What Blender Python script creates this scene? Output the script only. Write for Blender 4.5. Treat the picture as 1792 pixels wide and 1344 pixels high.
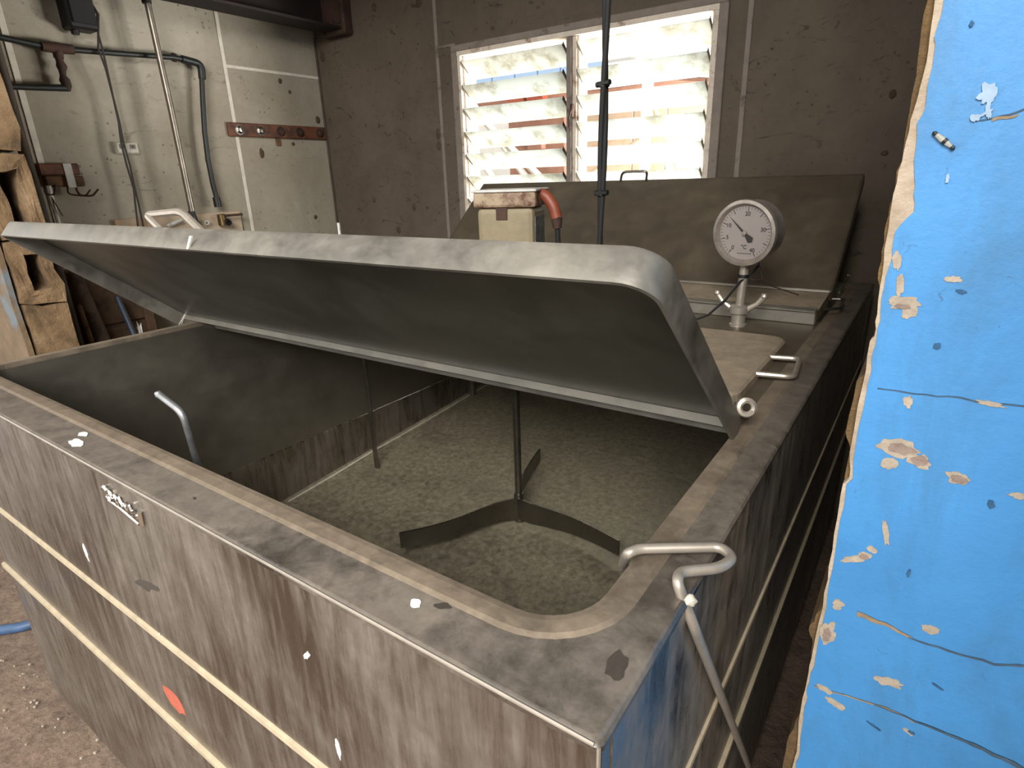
import bpy, bmesh, math, random
from mathutils import Vector, Matrix, noise as mnoise
random.seed(7)
scene = bpy.context.scene
for o in list(bpy.data.objects): bpy.data.objects.remove(o)

# ------------------------------------------------------------------ camera, sky, lights, exposure
S = 0.42            # metres per modelling unit
ZF = 3.55           # floor is 3.55 units below the camera height
def W(p): return Vector((p[0]*S, p[1]*S, (p[2]+ZF)*S))
FPX = 1031.6
yaw, pitch, roll = math.radians(-35.2439), math.radians(19.4023), math.radians(-1.916)
cy, sy, cp, sp = math.cos(yaw), math.sin(yaw), math.cos(pitch), math.sin(pitch)
FW = Vector((sy*cp, cy*cp, -sp)); R0 = Vector((cy, -sy, 0)); U0 = R0.cross(FW)
RT = math.cos(roll)*R0 + math.sin(roll)*U0
UP = -math.sin(roll)*R0 + math.cos(roll)*U0
def on(ax, val, x, y):
    """the point of the world plane ax=val (modelling units) seen at photo pixel x, y"""
    d = RT*((x-896)/FPX) - UP*((y-672)/FPX) + FW
    return d*(val/d['xyz'.index(ax)])
cam = bpy.data.cameras.new('camera'); camo = bpy.data.objects.new('camera', cam)
scene.collection.objects.link(camo); scene.camera = camo
cam.sensor_width = 36; cam.lens = 36*FPX/1792; cam.clip_start = 0.02; cam.clip_end = 200
camo.matrix_world = Matrix(((RT.x, UP.x, -FW.x, 0), (RT.y, UP.y, -FW.y, 0), (RT.z, UP.z, -FW.z, 0), (0, 0, 0, 1)))
camo.location = W((0, 0, 0))

wd = bpy.data.worlds.new('World'); scene.world = wd; wd.use_nodes = True
bg = wd.node_tree.nodes['Background']; bg.inputs[0].default_value = (0.98, 0.99, 1.0, 1); bg.inputs[1].default_value = 1.7
def area(name, loc, target, sx, sy_, power, col=(1, 1, 1)):
    l = bpy.data.lights.new(name, 'AREA'); l.shape = 'RECTANGLE'; l.size = sx*S; l.size_y = sy_*S; l.energy = power; l.color = col
    o = bpy.data.objects.new(name, l); scene.collection.objects.link(o); o.location = W(loc)
    o.rotation_euler = (W(target)-W(loc)).to_track_quat('-Z', 'Y').to_euler(); return o
area('daylight_open_yard_side', (2.0, -5.0, 4.1), (-2.0, 2.8, -1.8), 5.6, 3.6, 315, (1, 0.985, 0.96))
area('daylight_window_side', (-1.2, 9.4, -.75), (-8.0, 4.4, .2), 5, 1.4, 400, (1, 0.98, 0.95))
scene.view_settings.view_transform = 'Standard'; scene.view_settings.look = 'None'
scene.view_settings.exposure = 0.1; scene.view_settings.gamma = 1; scene.view_settings.use_curve_mapping = False

# ------------------------------------------------------------------ materials
def rgb(h):
    h = h.lstrip('#'); c = [int(h[i:i+2], 16)/255 for i in (0, 2, 4)]
    return tuple((v/12.92 if v <= .04045 else ((v+.055)/1.055)**2.4) for v in c)+(1,)
class NT:
    def __init__(s, name):
        s.m = bpy.data.materials.new(name); s.m.use_nodes = True; s.t = s.m.node_tree; s.n = s.t.nodes
        s.b = s.n['Principled BSDF']; s.out = s.n['Material Output']
        s.tc = s.n.new('ShaderNodeTexCoord'); s.src = s.tc.outputs['Object']
    def link(s, a, b): s.t.links.new(a, b)
    def map(s, scale=(1, 1, 1), rot=(0, 0, 0)):
        m = s.n.new('ShaderNodeMapping'); m.inputs['Scale'].default_value = scale; m.inputs['Rotation'].default_value = rot
        s.link(s.src, m.inputs['Vector']); return m.outputs[0]
    def noise(s, scale, detail=4, rough=.6, vec=None, dist=0):
        n = s.n.new('ShaderNodeTexNoise'); n.inputs['Scale'].default_value = scale; n.inputs['Detail'].default_value = detail
        n.inputs['Roughness'].default_value = rough; n.inputs['Distortion'].default_value = dist
        s.link(vec or s.src, n.inputs['Vector']); return n.outputs['Fac']
    def ramp(s, fac, *stops):
        r = s.n.new('ShaderNodeValToRGB'); e = r.color_ramp.elements
        while len(e) < len(stops): e.new(.5)
        for el, (p, c) in zip(e, stops): el.position = p; el.color = c if not isinstance(c, (int, float)) else (c, c, c, 1)
        s.link(fac, r.inputs[0]); return r.outputs[0]
    def mix(s, fac, a, b, mode='MIX'):
        m = s.n.new('ShaderNodeMix'); m.data_type = 'RGBA'; m.blend_type = mode
        for sock, v in ((m.inputs[0], fac), (m.inputs[6], a), (m.inputs[7], b)):
            if isinstance(v, (int, float, tuple)): sock.default_value = v
            else: s.link(v, sock)
        return m.outputs[2]
    def math(s, op, a, b=0.0):
        m = s.n.new('ShaderNodeMath'); m.operation = op
        for sock, v in zip(m.inputs, (a, b)):
            if isinstance(v, (int, float)): sock.default_value = v
            else: s.link(v, sock)
        m.use_clamp = op in ('ADD', 'MULTIPLY'); return m.outputs[0]
    def bump(s, h, strength=.3, dist=.01):
        b = s.n.new('ShaderNodeBump'); b.inputs['Strength'].default_value = strength; b.inputs['Distance'].default_value = dist
        s.link(h, b.inputs['Height']); s.link(b.outputs[0], s.b.inputs['Normal']); return b.outputs[0]
    def set(s, k, v):
        i = s.b.inputs[k]
        if isinstance(v, (int, float, tuple)): i.default_value = v
        else: s.link(v, i)
    def upface(s):
        g = s.n.new('ShaderNodeNewGeometry'); x = s.n.new('ShaderNodeSeparateXYZ'); s.link(g.outputs['True Normal'], x.inputs[0]); return x.outputs[2]

def plain(name, col, rough=.6, metal=0, var=.25, scale=25, bump=0, dirt=None, dirt_amt=.5):
    t = NT(name); n = t.noise(scale); c = rgb(col)
    dk = tuple(v*(1-var) for v in c[:3])+(1,); lt = tuple(min(1, v*(1+var)) for v in c[:3])+(1,)
    col_ = t.ramp(n, (.3, dk), (.7, lt))
    if dirt:
        f = t.ramp(t.noise(scale*.5, 6, .7), (.62-dirt_amt*.4, 0.0), (.75-dirt_amt*.3, 1.0)); col_ = t.mix(f, col_, rgb(dirt))
    t.set('Base Color', col_); t.set('Roughness', rough); t.set('Metallic', metal)
    if bump: t.bump(t.noise(scale*2, 5), bump)
    return t.m

def steel(name, base='#8f8b84', rough=.3, dust='#6b5f50', dust_lo=.45, dust_hi=.75, streak=None, up=0.0, spots=0.0, rvar=.2, aniso=(1, 1, 1), maxdust=1.0, grain=14, gdark=.62):
    """stainless steel under dust, dried milk streaks and hand smears"""
    t = NT(name)
    t.set('Metallic', 1.0)
    big = t.noise(3.2, 5, .6, dist=.6); fine = t.noise(90, 3, .6)
    v = t.map(streak or (1, 1, 1)); st = t.noise(9, 7, .68, vec=v, dist=.3)
    f = t.math('ADD', t.math('MULTIPLY', big, .55), t.math('MULTIPLY', st, .45))
    f = t.ramp(f, (dust_lo, 0.0), (dust_hi, maxdust))
    if up:
        u = t.math('MULTIPLY', t.ramp(t.upface(), (.55, 0.0), (.95, 1.0)), t.math('ADD', t.math('MULTIPLY', t.noise(5, 6, .65), .9), up-.45))
        f = t.math('ADD', f, t.math('MULTIPLY', u, up))
    f2 = t.math('MULTIPLY', f, t.ramp(fine, (.2, .8), (.7, 1.0)))
    d = rgb(dust); d2 = tuple(v*gdark for v in d[:3])+(1,)
    dcol = t.ramp(t.noise(grain, 6, .75), (.36, d2), (.7, d))
    bc = t.ramp(st, (.25, tuple(v*.75 for v in rgb(base)[:3])+(1,)), (.75, rgb(base)))
    t.set('Base Color', bc)
    t.set('Roughness', t.ramp(st, (.25, max(.05, rough-rvar*.5)), (.8, rough+rvar*.5)))
    dif = t.n.new('ShaderNodeBsdfDiffuse'); t.link(dcol, dif.inputs[0])
    bmp = t.n.new('ShaderNodeBump'); bmp.inputs['Strength'].default_value = .06; bmp.inputs['Distance'].default_value = .004
    t.link(t.noise(40, 4, .6, vec=v), bmp.inputs['Height']); t.link(bmp.outputs[0], t.b.inputs['Normal'])
    mx = t.n.new('ShaderNodeMixShader'); t.link(f2, mx.inputs[0]); t.link(t.b.outputs[0], mx.inputs[1]); t.link(dif.outputs[0], mx.inputs[2])
    t.link(mx.outputs[0], t.out.inputs[0]); return t.m

def fibro(name, col, dk, spots=.5, grime=.5):
    t = NT(name); n = t.noise(1.6, 6, .65, dist=.4); f = t.noise(30, 5, .7)
    c = t.ramp(n, (.35, rgb(dk)), (.65, rgb(col)))
    c = t.mix(.25, c, t.ramp(f, (.3, rgb(dk)), (.7, rgb(col))))
    sp = t.n.new('ShaderNodeTexVoronoi'); sp.inputs['Scale'].default_value = 26; t.link(t.src, sp.inputs['Vector'])
    m = t.ramp(sp.outputs['Distance'], (.10, 1.0), (.17, 0.0)); m = t.math('MULTIPLY', m, t.ramp(t.noise(3.1, 2), (.46, 0.0), (.6, spots)))
    c = t.mix(m, c, rgb('#241a12'))
    sc = t.noise(5.5, 8, .75, vec=t.map((1, 1, 2.2)), dist=2.0); sm = t.math('MULTIPLY', t.ramp(sc, (.585, 0.0), (.65, 1.0)), grime)
    c = t.mix(sm, c, rgb('#2c2018'))
    t.set('Base Color', c); t.set('Roughness', .85); t.bump(t.noise(60, 4), .12); return t.m

M = {}
M['rim'] = steel('dusty steel rim', '#85817c', .32, '#776e63', .38, .64, streak=(3, 3, 3), up=.66, rvar=.25)
M['rim_side'] = M['rim']
M['lip'] = steel('dust caked lip', '#8d8880', .4, '#847665', .34, .6, streak=(2, 2, 2), up=.7, maxdust=.85)
M['panel'] = steel('smeared steel panel', '#9c968f', .3, '#857b70', .41, .61, streak=(5, 5, .6), rvar=.3, maxdust=.62)
M['side'] = steel('streaked side panel', '#aaa6a2', .34, '#968b7d', .38, .58, streak=(6, 3, .8), rvar=.3, maxdust=.75)
M['inner'] = steel('tank inner steel', '#a09c95', .38, '#7a7263', .2, .9, streak=(.6, .6, 1), rvar=.08, maxdust=.5)
M['tank_floor'] = steel('dusty tank floor', '#9a958a', .42, '#a3987f', .22, .52, streak=(4, 4, 4), rvar=.2, maxdust=.85, grain=48, gdark=.42)
M['lid_in'] = steel('lid steel', '#8a8881', .38, '#6e6a5c', .3, .85, streak=(1, 1, 1), rvar=.1, maxdust=.6)
M['lid_rim'] = steel('lid flange steel', '#a5a198', .42, '#8d877b', .30, .62, streak=(1.2, 2, 2), rvar=.1, maxdust=.8)
M['cover'] = steel('dusty cover', '#9a958c', .4, '#a69680', .25, .5, streak=(2, 2, 2), up=.9)
M['rear_lid'] = steel('rear lid steel', '#8d877d', .45, '#766955', .15, .85, streak=(1, 1, 1), rvar=.1, maxdust=.85)
M['rod'] = plain('bright wire', '#a89e90', .38, .55, .12, 40)
M['greyrod'] = plain('grey worn rod', '#9a9a9a', .35, .8, .3, 30)
M['chrome'] = plain('chrome', '#cfcac2', .16, 1, .1, 40)
M['dullsteel'] = plain('dull steel', '#7c776d', .4, 1, .2, 30)
M['blade'] = steel('agitator blade steel', '#7d786f', .3, '#4c463b', .3, .8, streak=(2, 2, 2), rvar=.14, maxdust=.4)
M['sealant'] = plain('tan sealant', '#a3947a', .8, 0, .15, 30, .1)
M['weld'] = plain('milkstone line', '#b9b1a0', .6, 0, .2, 40)
M['white_blot'] = plain('white droppings', '#d9d6cf', .8, 0, .1, 60)
M['dark_blot'] = plain('dark drip', '#3f3932', .5, 0, .2, 60)
M['orange_paint'] = plain('orange mark', '#a5543f', .7, 0, .15, 50)
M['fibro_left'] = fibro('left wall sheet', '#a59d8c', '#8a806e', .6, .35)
M['fibro_shaded'] = fibro('back wall sheet', '#65594b', '#4d4236', .8, .8)  # darker than the left sheets: backlit shade put into the colour
M['strip'] = plain('cover strip', '#cdc5b6', .8, 0, .12, 20)
M['ceiling'] = plain('ceiling sheet', '#7d756a', .9, 0, .15, 5)
M['dirt'] = None
t = NT('dirt floor'); n1 = t.noise(4, 8, .7); n2 = t.noise(45, 6, .7)
c = t.ramp(n1, (.3, rgb('#5e4a3c')), (.7, rgb('#8d7763'))); c = t.mix(.4, c, t.ramp(n2, (.35, rgb('#4b3a2e')), (.68, rgb('#a08b78'))))
t.set('Base Color', c); t.set('Roughness', .95); t.bump(t.noise(14, 8, .7), .7, .03); M['dirt'] = t.m
t = NT('blue paint'); n1 = t.noise(2.2, 5, .6); n2 = t.noise(120, 4, .6); st = t.noise(7, 7, .72, vec=t.map((1, 1, .35)), dist=.5)
c = t.ramp(n1, (.3, rgb('#3373a6')), (.7, rgb('#4288c0')))
c = t.mix(t.math('MULTIPLY', t.ramp(st, (.5, 0.0), (.7, 1.0)), .6), c, rgb('#386485'))
sp = t.n.new('ShaderNodeTexVoronoi'); sp.inputs['Scale'].default_value = 60; t.link(t.src, sp.inputs['Vector']); spk = t.noise(75, 7, .78, dist=1.5)
m = t.math('MULTIPLY', t.ramp(spk, (.62, 0.0), (.68, 1.0)), t.ramp(t.noise(6, 4), (.42, 0.0), (.6, .8)))
c = t.mix(m, c, rgb('#2b4c68'))
t.set('Base Color', c); t.set('Roughness', .55); t.bump(n2, .15, .004); M['blue'] = t.m
t = NT('beige plaster'); c = t.ramp(t.noise(20, 7, .7), (.3, rgb('#8b7a66')), (.7, rgb('#b8a893')))
t.set('Base Color', c); t.set('Roughness', .95); t.bump(t.noise(30, 7, .7), .6, .01); M['plaster'] = t.m
t = NT('ochre block'); c = t.ramp(t.noise(9, 8, .7, dist=.4), (.28, rgb('#4f3f2c')), (.5, rgb('#84694a')), (.75, rgb('#9a8262')))
t.set('Base Color', c); t.set('Roughness', .95); t.bump(t.noise(22, 8, .75), .8, .02); M['block'] = t.m
t = NT('rough brown block'); c = t.ramp(t.noise(12, 8, .7), (.3, rgb('#4d3a26')), (.7, rgb('#84683f')))
t.set('Base Color', c); t.set('Roughness', .95); t.bump(t.noise(22, 8, .75), .8, .02); M['core'] = t.m
t = NT('old render with blue patch'); c = t.ramp(t.noise(7, 7, .7), (.3, rgb('#574633')), (.7, rgb('#776349')))
c = t.mix(t.ramp(t.noise(5.5, 4, .6), (.56, 0.0), (.66, .8)), c, rgb('#66727a')); t.set('Base Color', c); t.set('Roughness', .95); t.bump(t.noise(25, 6), .5, .01); M['old_render'] = t.m
M['dirtspot'] = plain('dark speck', '#2c5272', .9, 0, .3, 60)
M['crack'] = plain('dark crack line', '#3b4f60', .9, 0, .3, 60)  # dark grey-blue of the thin crack strips
M['crack_tan'] = plain('crack filler', '#8a765c', .9, 0, .3, 60)
M['chip'] = plain('exposed plaster', '#9c8f7e', .95, 0, .2, 60, .3)
M['chip_core'] = plain('deep chip', '#87756a', .95, 0, .25, 60, .3)
M['chip_white'] = plain('white scratch', '#8ea2b4', .8, 0, .15, 60)
M['rustpipe'] = plain('rust mottled pipe', '#6a5646', .8, 0, .3, 22, .3, '#3c2a20', .5)
M['rust'] = plain('rusty steel', '#4b3327', .8, .2, .35, 22, .3, '#2c211b', .5)
M['beam'] = plain('dark rusted beam', '#261812', .75, .2, .35, 12, .2, '#160f0b', .5)
M['wood_red'] = plain('red brown board', '#6b4028', .7, 0, .25, 30, .15, '#3e271b', .4)
M['wood_old'] = plain('weathered timber', '#7b5a38', .85, 0, .3, 30, .3, '#45301f', .5)
M['wood_dark'] = plain('brown box board', '#5b4430', .85, 0, .25, 18, .2, '#3a2a1d', .4)
M['blackpipe'] = plain('green black pipe', '#181e1b', .5, 0, .3, 25, .1, '#1a1714', .4)
M['greypipe'] = plain('worn steel pipe', '#8a8175', .38, .8, .25, 20)
M['brownpipe'] = plain('brown pole', '#463a2e', .7, 0, .3, 15, .2)
M['black'] = plain('black plastic', '#131312', .5, 0, .2, 30)
M['blackgloss'] = plain('black cable sheath', '#100f0c', .8, 0, .2, 40)
M['brownwire'] = plain('brown wire', '#2b2119', .6, 0, .2, 40)
M['whiteplastic'] = plain('yellowed white plastic', '#b7b1a0', .5, 0, .15, 40)
M['whitemetal'] = plain('white paint', '#c3c0b8', .6, 0, .15, 30, 0, '#7a7064', .3)
M['brass'] = plain('old brass', '#6b5a3a', .45, .9, .3, 40)
M['frame'] = plain('cream window paint', '#cdbfae', .6, 0, .12, 30, .1, '#7d6450', .25)
M['architrave'] = plain('grey architrave', '#7b7066', .8, 0, .15, 20, .1, '#40342a', .2)
M['cream'] = plain('cream motor paint', '#807459', .6, 0, .12, 30, .1, '#4a2c1c', .12)
M['cream_rust'] = plain('rusting cream cap', '#a08d74', .7, 0, .2, 45, .2, '#5a3a28', .55)
M['sticker'] = plain('worn dark sticker', '#5b5f5e', .5, 0, .7, 55)
M['orange'] = plain('orange plug', '#80402b', .5, 0, .15, 40)
M['dial'] = plain('dial face', '#8b827c', .5, 0, .05, 20)
M['dialink'] = plain('dial ink', '#2a2624', .6, 0, .1, 20)
M['gcase'] = plain('gauge case steel', '#a0958b', .4, .6, .2, 40)
M['hose'] = plain('blue hose', '#3f5878', .5, 0, .2, 30)
M['blueweed'] = plain('blue grey tube', '#46505e', .5, .3, .2, 30)
M['cocoon'] = plain('pale insect', '#9a9a90', .7, 0, .2, 80)
M['mud'] = plain('mud nest', '#4a3a2b', .95, 0, .3, 60, .4)
M['extwall'] = plain('pale exterior sheet', '#b09d86', .8, 0, .1, 4, .05, '#a3744f', .22)
M['extpink'] = plain('weathered pink timber', '#85604f', .8, 0, .2, 8, .1)
M['extblue'] = plain('pale blue sheet', '#9db4cd', .8, 0, .05, 4)
M['extwhite'] = plain('white exterior paint', '#c4bfb5', .7, 0, .05, 8)
M['extground'] = plain('pale gravel', '#cfc6b8', .95, 0, .1, 10, .3)
t = NT('louvre glass'); t.n.remove(t.b)
def _lv():
    d = t.n.new('ShaderNodeBsdfDiffuse'); tr = t.n.new('ShaderNodeBsdfTranslucent'); g = t.n.new('ShaderNodeBsdfGlossy'); g.inputs['Roughness'].default_value = .2
    c = t.ramp(t.noise(9, 7, .7), (.35, rgb('#c4c2b5')), (.52, rgb('#eaeeea'))); t.link(c, d.inputs[0]); t.link(c, tr.inputs[0])
    m1 = t.n.new('ShaderNodeMixShader'); m1.inputs[0].default_value = .6; t.link(d.outputs[0], m1.inputs[1]); t.link(tr.outputs[0], m1.inputs[2])
    m2 = t.n.new('ShaderNodeMixShader'); m2.inputs[0].default_value = .06; t.link(m1.outputs[0], m2.inputs[1]); t.link(g.outputs[0], m2.inputs[2])
    t.link(m2.outputs[0], t.out.inputs[0])
_lv(); M['louvre'] = t.m

# ------------------------------------------------------------------ mesh helpers (all in modelling units)
class MB:
    def __init__(s): s.v = []; s.f = []; s.sm = []
    def add(s, vs, fs, smooth=False):
        o = len(s.v); s.v += [Vector(p) for p in vs]; s.f += [tuple(i+o for i in f) for f in fs]; s.sm += [smooth]*len(fs); return s
    def bm(s, bm, smooth=False):
        bm.verts.index_update(); vs = [v.co.copy() for v in bm.verts]; fs = [[v.index for v in f.verts] for f in bm.faces]; bm.free(); return s.add(vs, fs, smooth)
    def box(s, a, b, bev=0, rot=None, seg=1):
        bm = bmesh.new(); bmesh.ops.create_cube(bm, size=1)
        a = Vector(a); b = Vector(b); c = (a+b)/2; d = b-a
        for v in bm.verts: v.co = Vector((v.co.x*d.x, v.co.y*d.y, v.co.z*d.z))
        if bev: bmesh.ops.bevel(bm, geom=bm.edges[:], offset=bev, segments=seg, affect='EDGES', profile=.5)
        for v in bm.verts:
            if rot is not None: v.co = rot @ v.co
            v.co += c
        return s.bm(bm)
    def tube(s, pts, r, n=8, cap=True, smooth=True):
        pts = [Vector(p) for p in pts]; L = len(pts); rs = r if isinstance(r, (list, tuple)) else [r]*L
        vs = []; up = None
        for i, p in enumerate(pts):
            t_ = (pts[min(i+1, L-1)]-pts[max(i-1, 0)]).normalized()
            if up is None:
                up = Vector((0, 0, 1)) if abs(t_.z) < .9 else Vector((1, 0, 0))
            up = (up - t_*up.dot(t_)).normalized(); sd = t_.cross(up)
            for k in range(n):
                a = 2*math.pi*k/n; vs.append(p + (up*math.cos(a)+sd*math.sin(a))*rs[i])
        fs = [(i*n+k, i*n+(k+1) % n, (i+1)*n+(k+1) % n, (i+1)*n+k) for i in range(L-1) for k in range(n)]
        s.add(vs, fs, smooth)
        if cap: s.add(vs[:n][::-1], [tuple(range(n))]); s.add(vs[-n:], [tuple(range(n))])
        return s
    def lathe(s, prof, c, axis=(0, 0, 1), n=20, smooth=True):
        """prof: list of (radius, height along axis)"""
        ax = Vector(axis).normalized(); q = Vector((0, 0, 1)).rotation_difference(ax); c = Vector(c); vs = []
        for r, h in prof:
            for k in range(n):
                a = 2*math.pi*k/n; vs.append(c + q @ Vector((r*math.cos(a), r*math.sin(a), h)))
        L = len(prof)
        fs = [(i*n+k, i*n+(k+1) % n, (i+1)*n+(k+1) % n, (i+1)*n+k) for i in range(L-1) for k in range(n)]
        s.add(vs, fs, smooth)
        if prof[0][0] > 1e-5: s.add(vs[:n][::-1], [tuple(range(n))])
        if prof[-1][0] > 1e-5: s.add(vs[-n:], [tuple(range(n))])
        return s
    def loops(s, loops, close_first=False, close_last=False, smooth=False):
        n = len(loops[0]); vs = [p for l in loops for p in l]
        fs = [(i*n+k, i*n+(k+1) % n, (i+1)*n+(k+1) % n, (i+1)*n+k) for i in range(len(loops)-1) for k in range(n)]
        s.add(vs, fs, smooth)
        if close_first: s.add(loops[0][::-1], [tuple(range(n))])
        if close_last: s.add(loops[-1], [tuple(range(n))])
        return s
    def prism(s, poly, off):
        off = Vector(off); n = len(poly); a = [Vector(p) for p in poly]; b = [p+off for p in a]
        return s.add(a+b, [tuple(range(n))[::-1], tuple(range(n, 2*n))]+[(i, (i+1) % n, n+(i+1) % n, n+i) for i in range(n)])
    def rough(s, amt, scale=6, seed=0):
        for i, v in enumerate(s.v): s.v[i] = v + mnoise.noise_vector(v*scale+Vector((seed, 0, 0)))*amt
        return s
def smooth_path(pts, r=.03, n=5):
    """polyline with its corners rounded"""
    pts = [Vector(p) for p in pts]; out = [pts[0]]
    for a, b, c in zip(pts, pts[1:], pts[2:]):
        ra = min(r, (a-b).length*.48, (c-b).length*.48); p = b+(a-b).normalized()*ra; q = b+(c-b).normalized()*ra
        for i in range(n+1):
            t_ = i/n; out.append(p*(1-t_)**2+b*2*t_*(1-t_)+q*t_*t_)
    return out+[pts[-1]]
def rrect(x0, x1, y0, y1, rs, n=6):
    """rounded rectangle, radii for corners (x0y0, x1y0, x1y1, x0y1), counter-clockwise"""
    out = []
    for (cx, cy_, a0), r in zip(((x0, y0, 180), (x1, y0, 270), (x1, y1, 0), (x0, y1, 90)), rs):
        sx = 1 if cx == x0 else -1; sy_ = 1 if cy_ == y0 else -1
        for i in range(n+1):
            a = math.radians(a0+90*i/n); out.append((cx+sx*r+r*math.cos(a), cy_+sy_*r+r*math.sin(a)))
    return out
def put(name, mb, mat, parent=None, loc=None):
    """one mesh object; the mesh is stored around the top thing's base"""
    me = bpy.data.meshes.new(name)
    base = Vector((0, 0, 0))
    if parent is not None:
        q = parent
        while q is not None: base += q.location; q = q.parent
    elif loc is not None: base = W(loc)
    me.from_pydata([W(p)-base for p in mb.v], [], mb.f); me.polygons.foreach_set('use_smooth', mb.sm)
    bm = bmesh.new(); bm.from_mesh(me); bmesh.ops.recalc_face_normals(bm, faces=bm.faces[:]); bm.to_mesh(me); bm.free()
    if any(mb.sm): me.set_sharp_from_angle(angle=math.radians(38))
    me.materials.append(mat if not isinstance(mat, str) else M[mat])
    o = bpy.data.objects.new(name, me); scene.collection.objects.link(o)
    if parent is not None: o.parent = parent
    elif loc is not None: o.location = base
    return o
def thing(name, label, cat, loc, group=None):
    o = bpy.data.objects.new(name, None); scene.collection.objects.link(o); o.location = W(loc); o.empty_display_size = .05
    o['label'] = label; o['category'] = cat
    if group: o['group'] = group
    return o
def tag(o, label, cat, group=None):
    o['label'] = label; o['category'] = cat
    if group: o['group'] = group
    return o
def struct(name, mb, mat, parent=None):
    o = put(name, mb, mat, parent)
    if parent is None: o['kind'] = 'structure'
    return o
def wall_with_hole(mb, ax, lo, hi, a0, a1, z0, z1, hole):
    """wall slab between lo and hi along ax ('x' or 'y'), spanning a0..a1 and z0..z1, hole=(h0,h1,hz0,hz1)"""
    h0, h1, g0, g1 = hole
    for (p, q, r0, r1) in ((a0, h0, z0, z1), (h1, a1, z0, z1), (h0, h1, z0, g0), (h0, h1, g1, z1)):
        if ax == 'y': mb.box((p, lo, r0), (q, hi, r1))
        else: mb.box((lo, p, r0), (hi, q, r1))
    return mb
YB = 6.55; XL = -8.0; ZC = 2.75; YFW = 1.6

# ------------------------------------------------------------------ the setting
def floor_mesh():
    mb = MB(); nx, ny = 60, 60; x0, x1, y0, y1 = -14, 7, -9, 7.2; vs = []
    for j in range(ny+1):
        for i in range(nx+1):
            x = x0+(x1-x0)*i/nx; y = y0+(y1-y0)*j/ny
            vs.append((x, y, -ZF + .035*mnoise.noise(Vector((x*1.3, y*1.3, 0)))+.02*mnoise.noise(Vector((x*4, y*4, 3)))-.03))
    mb.add(vs, [(j*(nx+1)+i, j*(nx+1)+i+1, (j+1)*(nx+1)+i+1, (j+1)*(nx+1)+i) for j in range(ny) for i in range(nx)], True); return mb
struct('floor', floor_mesh(), 'dirt')
WH = (-5.30, -2.03, -.62, 1.5)
wbk = struct('wall_back', wall_with_hole(MB(), 'y', YB+.02, YB+.3, XL-.3, 1.3, -ZF-.1, ZC, WH), 'fibro_shaded')
put('wall_sheet', MB().box((XL, YB, -ZF), (-5.633, YB+.02, ZC), .003), 'fibro_shaded', wbk)
put('wall_sheet', wall_with_hole(MB(), 'y', YB, YB+.02, -5.627, -1.743, -ZF, ZC, WH), 'fibro_shaded', wbk)
put('wall_sheet', MB().box((-1.737, YB, -ZF), (1.0, YB+.02, ZC), .003), 'fibro_shaded', wbk)
wlf = struct('wall_left', MB().box((XL-.3, 1.95, -ZF-.1), (XL-.02, YB, ZC)), 'fibro_left')
for a_, b_, z0_, z1_ in ((1.95, 2.692, -ZF, ZC), (2.698, 5.027, -ZF, ZC), (5.033, YB, -ZF, 1.482), (5.033, YB, 1.488, ZC)):
    put('wall_sheet', MB().box((XL-.02, a_, z0_), (XL, b_, z1_), .003), 'fibro_left', wlf)
struct('wall_right', MB().box((1.0, 1.96, -ZF-.1), (1.3, YB, ZC)), 'fibro_shaded')
struct('ceiling', MB().box((XL-.3, 1.6, ZC), (1.3, YB+.3, ZC+.15)), 'ceiling')
struct('added_shade_wall', MB().box((.80, -.55, -ZF-.1), (1.1, 1.6, 3.4)), 'core')  # unseen wall added to shade the right side of the blue wall
struct('added_shade_roof', MB().box((-14, -.9, 3.4), (7, 1.6, 3.5)), 'ceiling')  # unseen roof added to keep overhead sky off the front
# cover strips over the sheet joints
struct('trim_1', MB().box((XL, 2.665, -1.6), (XL+.012, 2.725, ZC), .004), 'strip')
struct('trim_2', MB().box((XL, 5.005, -1.6), (XL+.012, 5.055, ZC), .004), 'strip')
struct('trim_3', MB().box((XL, 5.055, 1.465), (XL+.012, YB, 1.505), .004), 'strip')
struct('trim_4', MB().box((-5.655, YB-.012, -1.6), (-5.605, YB, ZC), .004), 'architrave')
struct('trim_5', MB().box((-1.765, YB-.012, -1.6), (-1.715, YB, ZC), .004), 'architrave')
struct('trim_6', MB().box((-5.6, YB-.012, 1.57), (-5.33, YB, 1.60), .004), 'architrave')
struct('trim_7', MB().box((XL, YB-.03, -1.6), (XL+.03, YB, 2.0), .006), M['brownpipe'])
def lump(c, r, sq, seed):
    bm = bmesh.new(); bmesh.ops.create_icosphere(bm, subdivisions=2, radius=1)
    for v in bm.verts:
        d = 1+.3*mnoise.noise(v.co*1.7+Vector((seed, 0, 0))); v.co = Vector((v.co.x*r*sq[0]*d, v.co.y*r*sq[1]*d, v.co.z*r*sq[2]*d))+Vector(c)
    return MB().bm(bm, True)
wl = bpy.data.objects['wall_left']; wb = bpy.data.objects['wall_back']
for i, (x, y, r, h) in enumerate(((458, 268, .035, 2.0), (490, 142, .03, 1.2), (507, 161, .025, 1), (556, 210, .04, 1.5), (513, 252, .03, .8), (552, 380, .03, 1.2))):
    put('mud_nest', lump(on('x', XL, x, y), r, (.5, 1, h), i*3.1), 'mud', wl)
for i, (x, y, r, h) in enumerate(((565, 100, .05, 1.5), (767, 235, .035, 2.2), (768, 255, .035, 1.8), (733, 2, .05, 1.5), (725, 362, .035, 1.6), (698, 402, .04, 1.6), (655, 13, .04, 1.3), (655, 350, .04, 1.0), (640, 220, .02, 1.2), (1548, 268, .03, .8), (1562, 165, .03, 1.2))):
    put('mud_nest', lump(on('y', YB, x, y), r, (1, .5, h), i*2.3+40), 'mud', wb)
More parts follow.
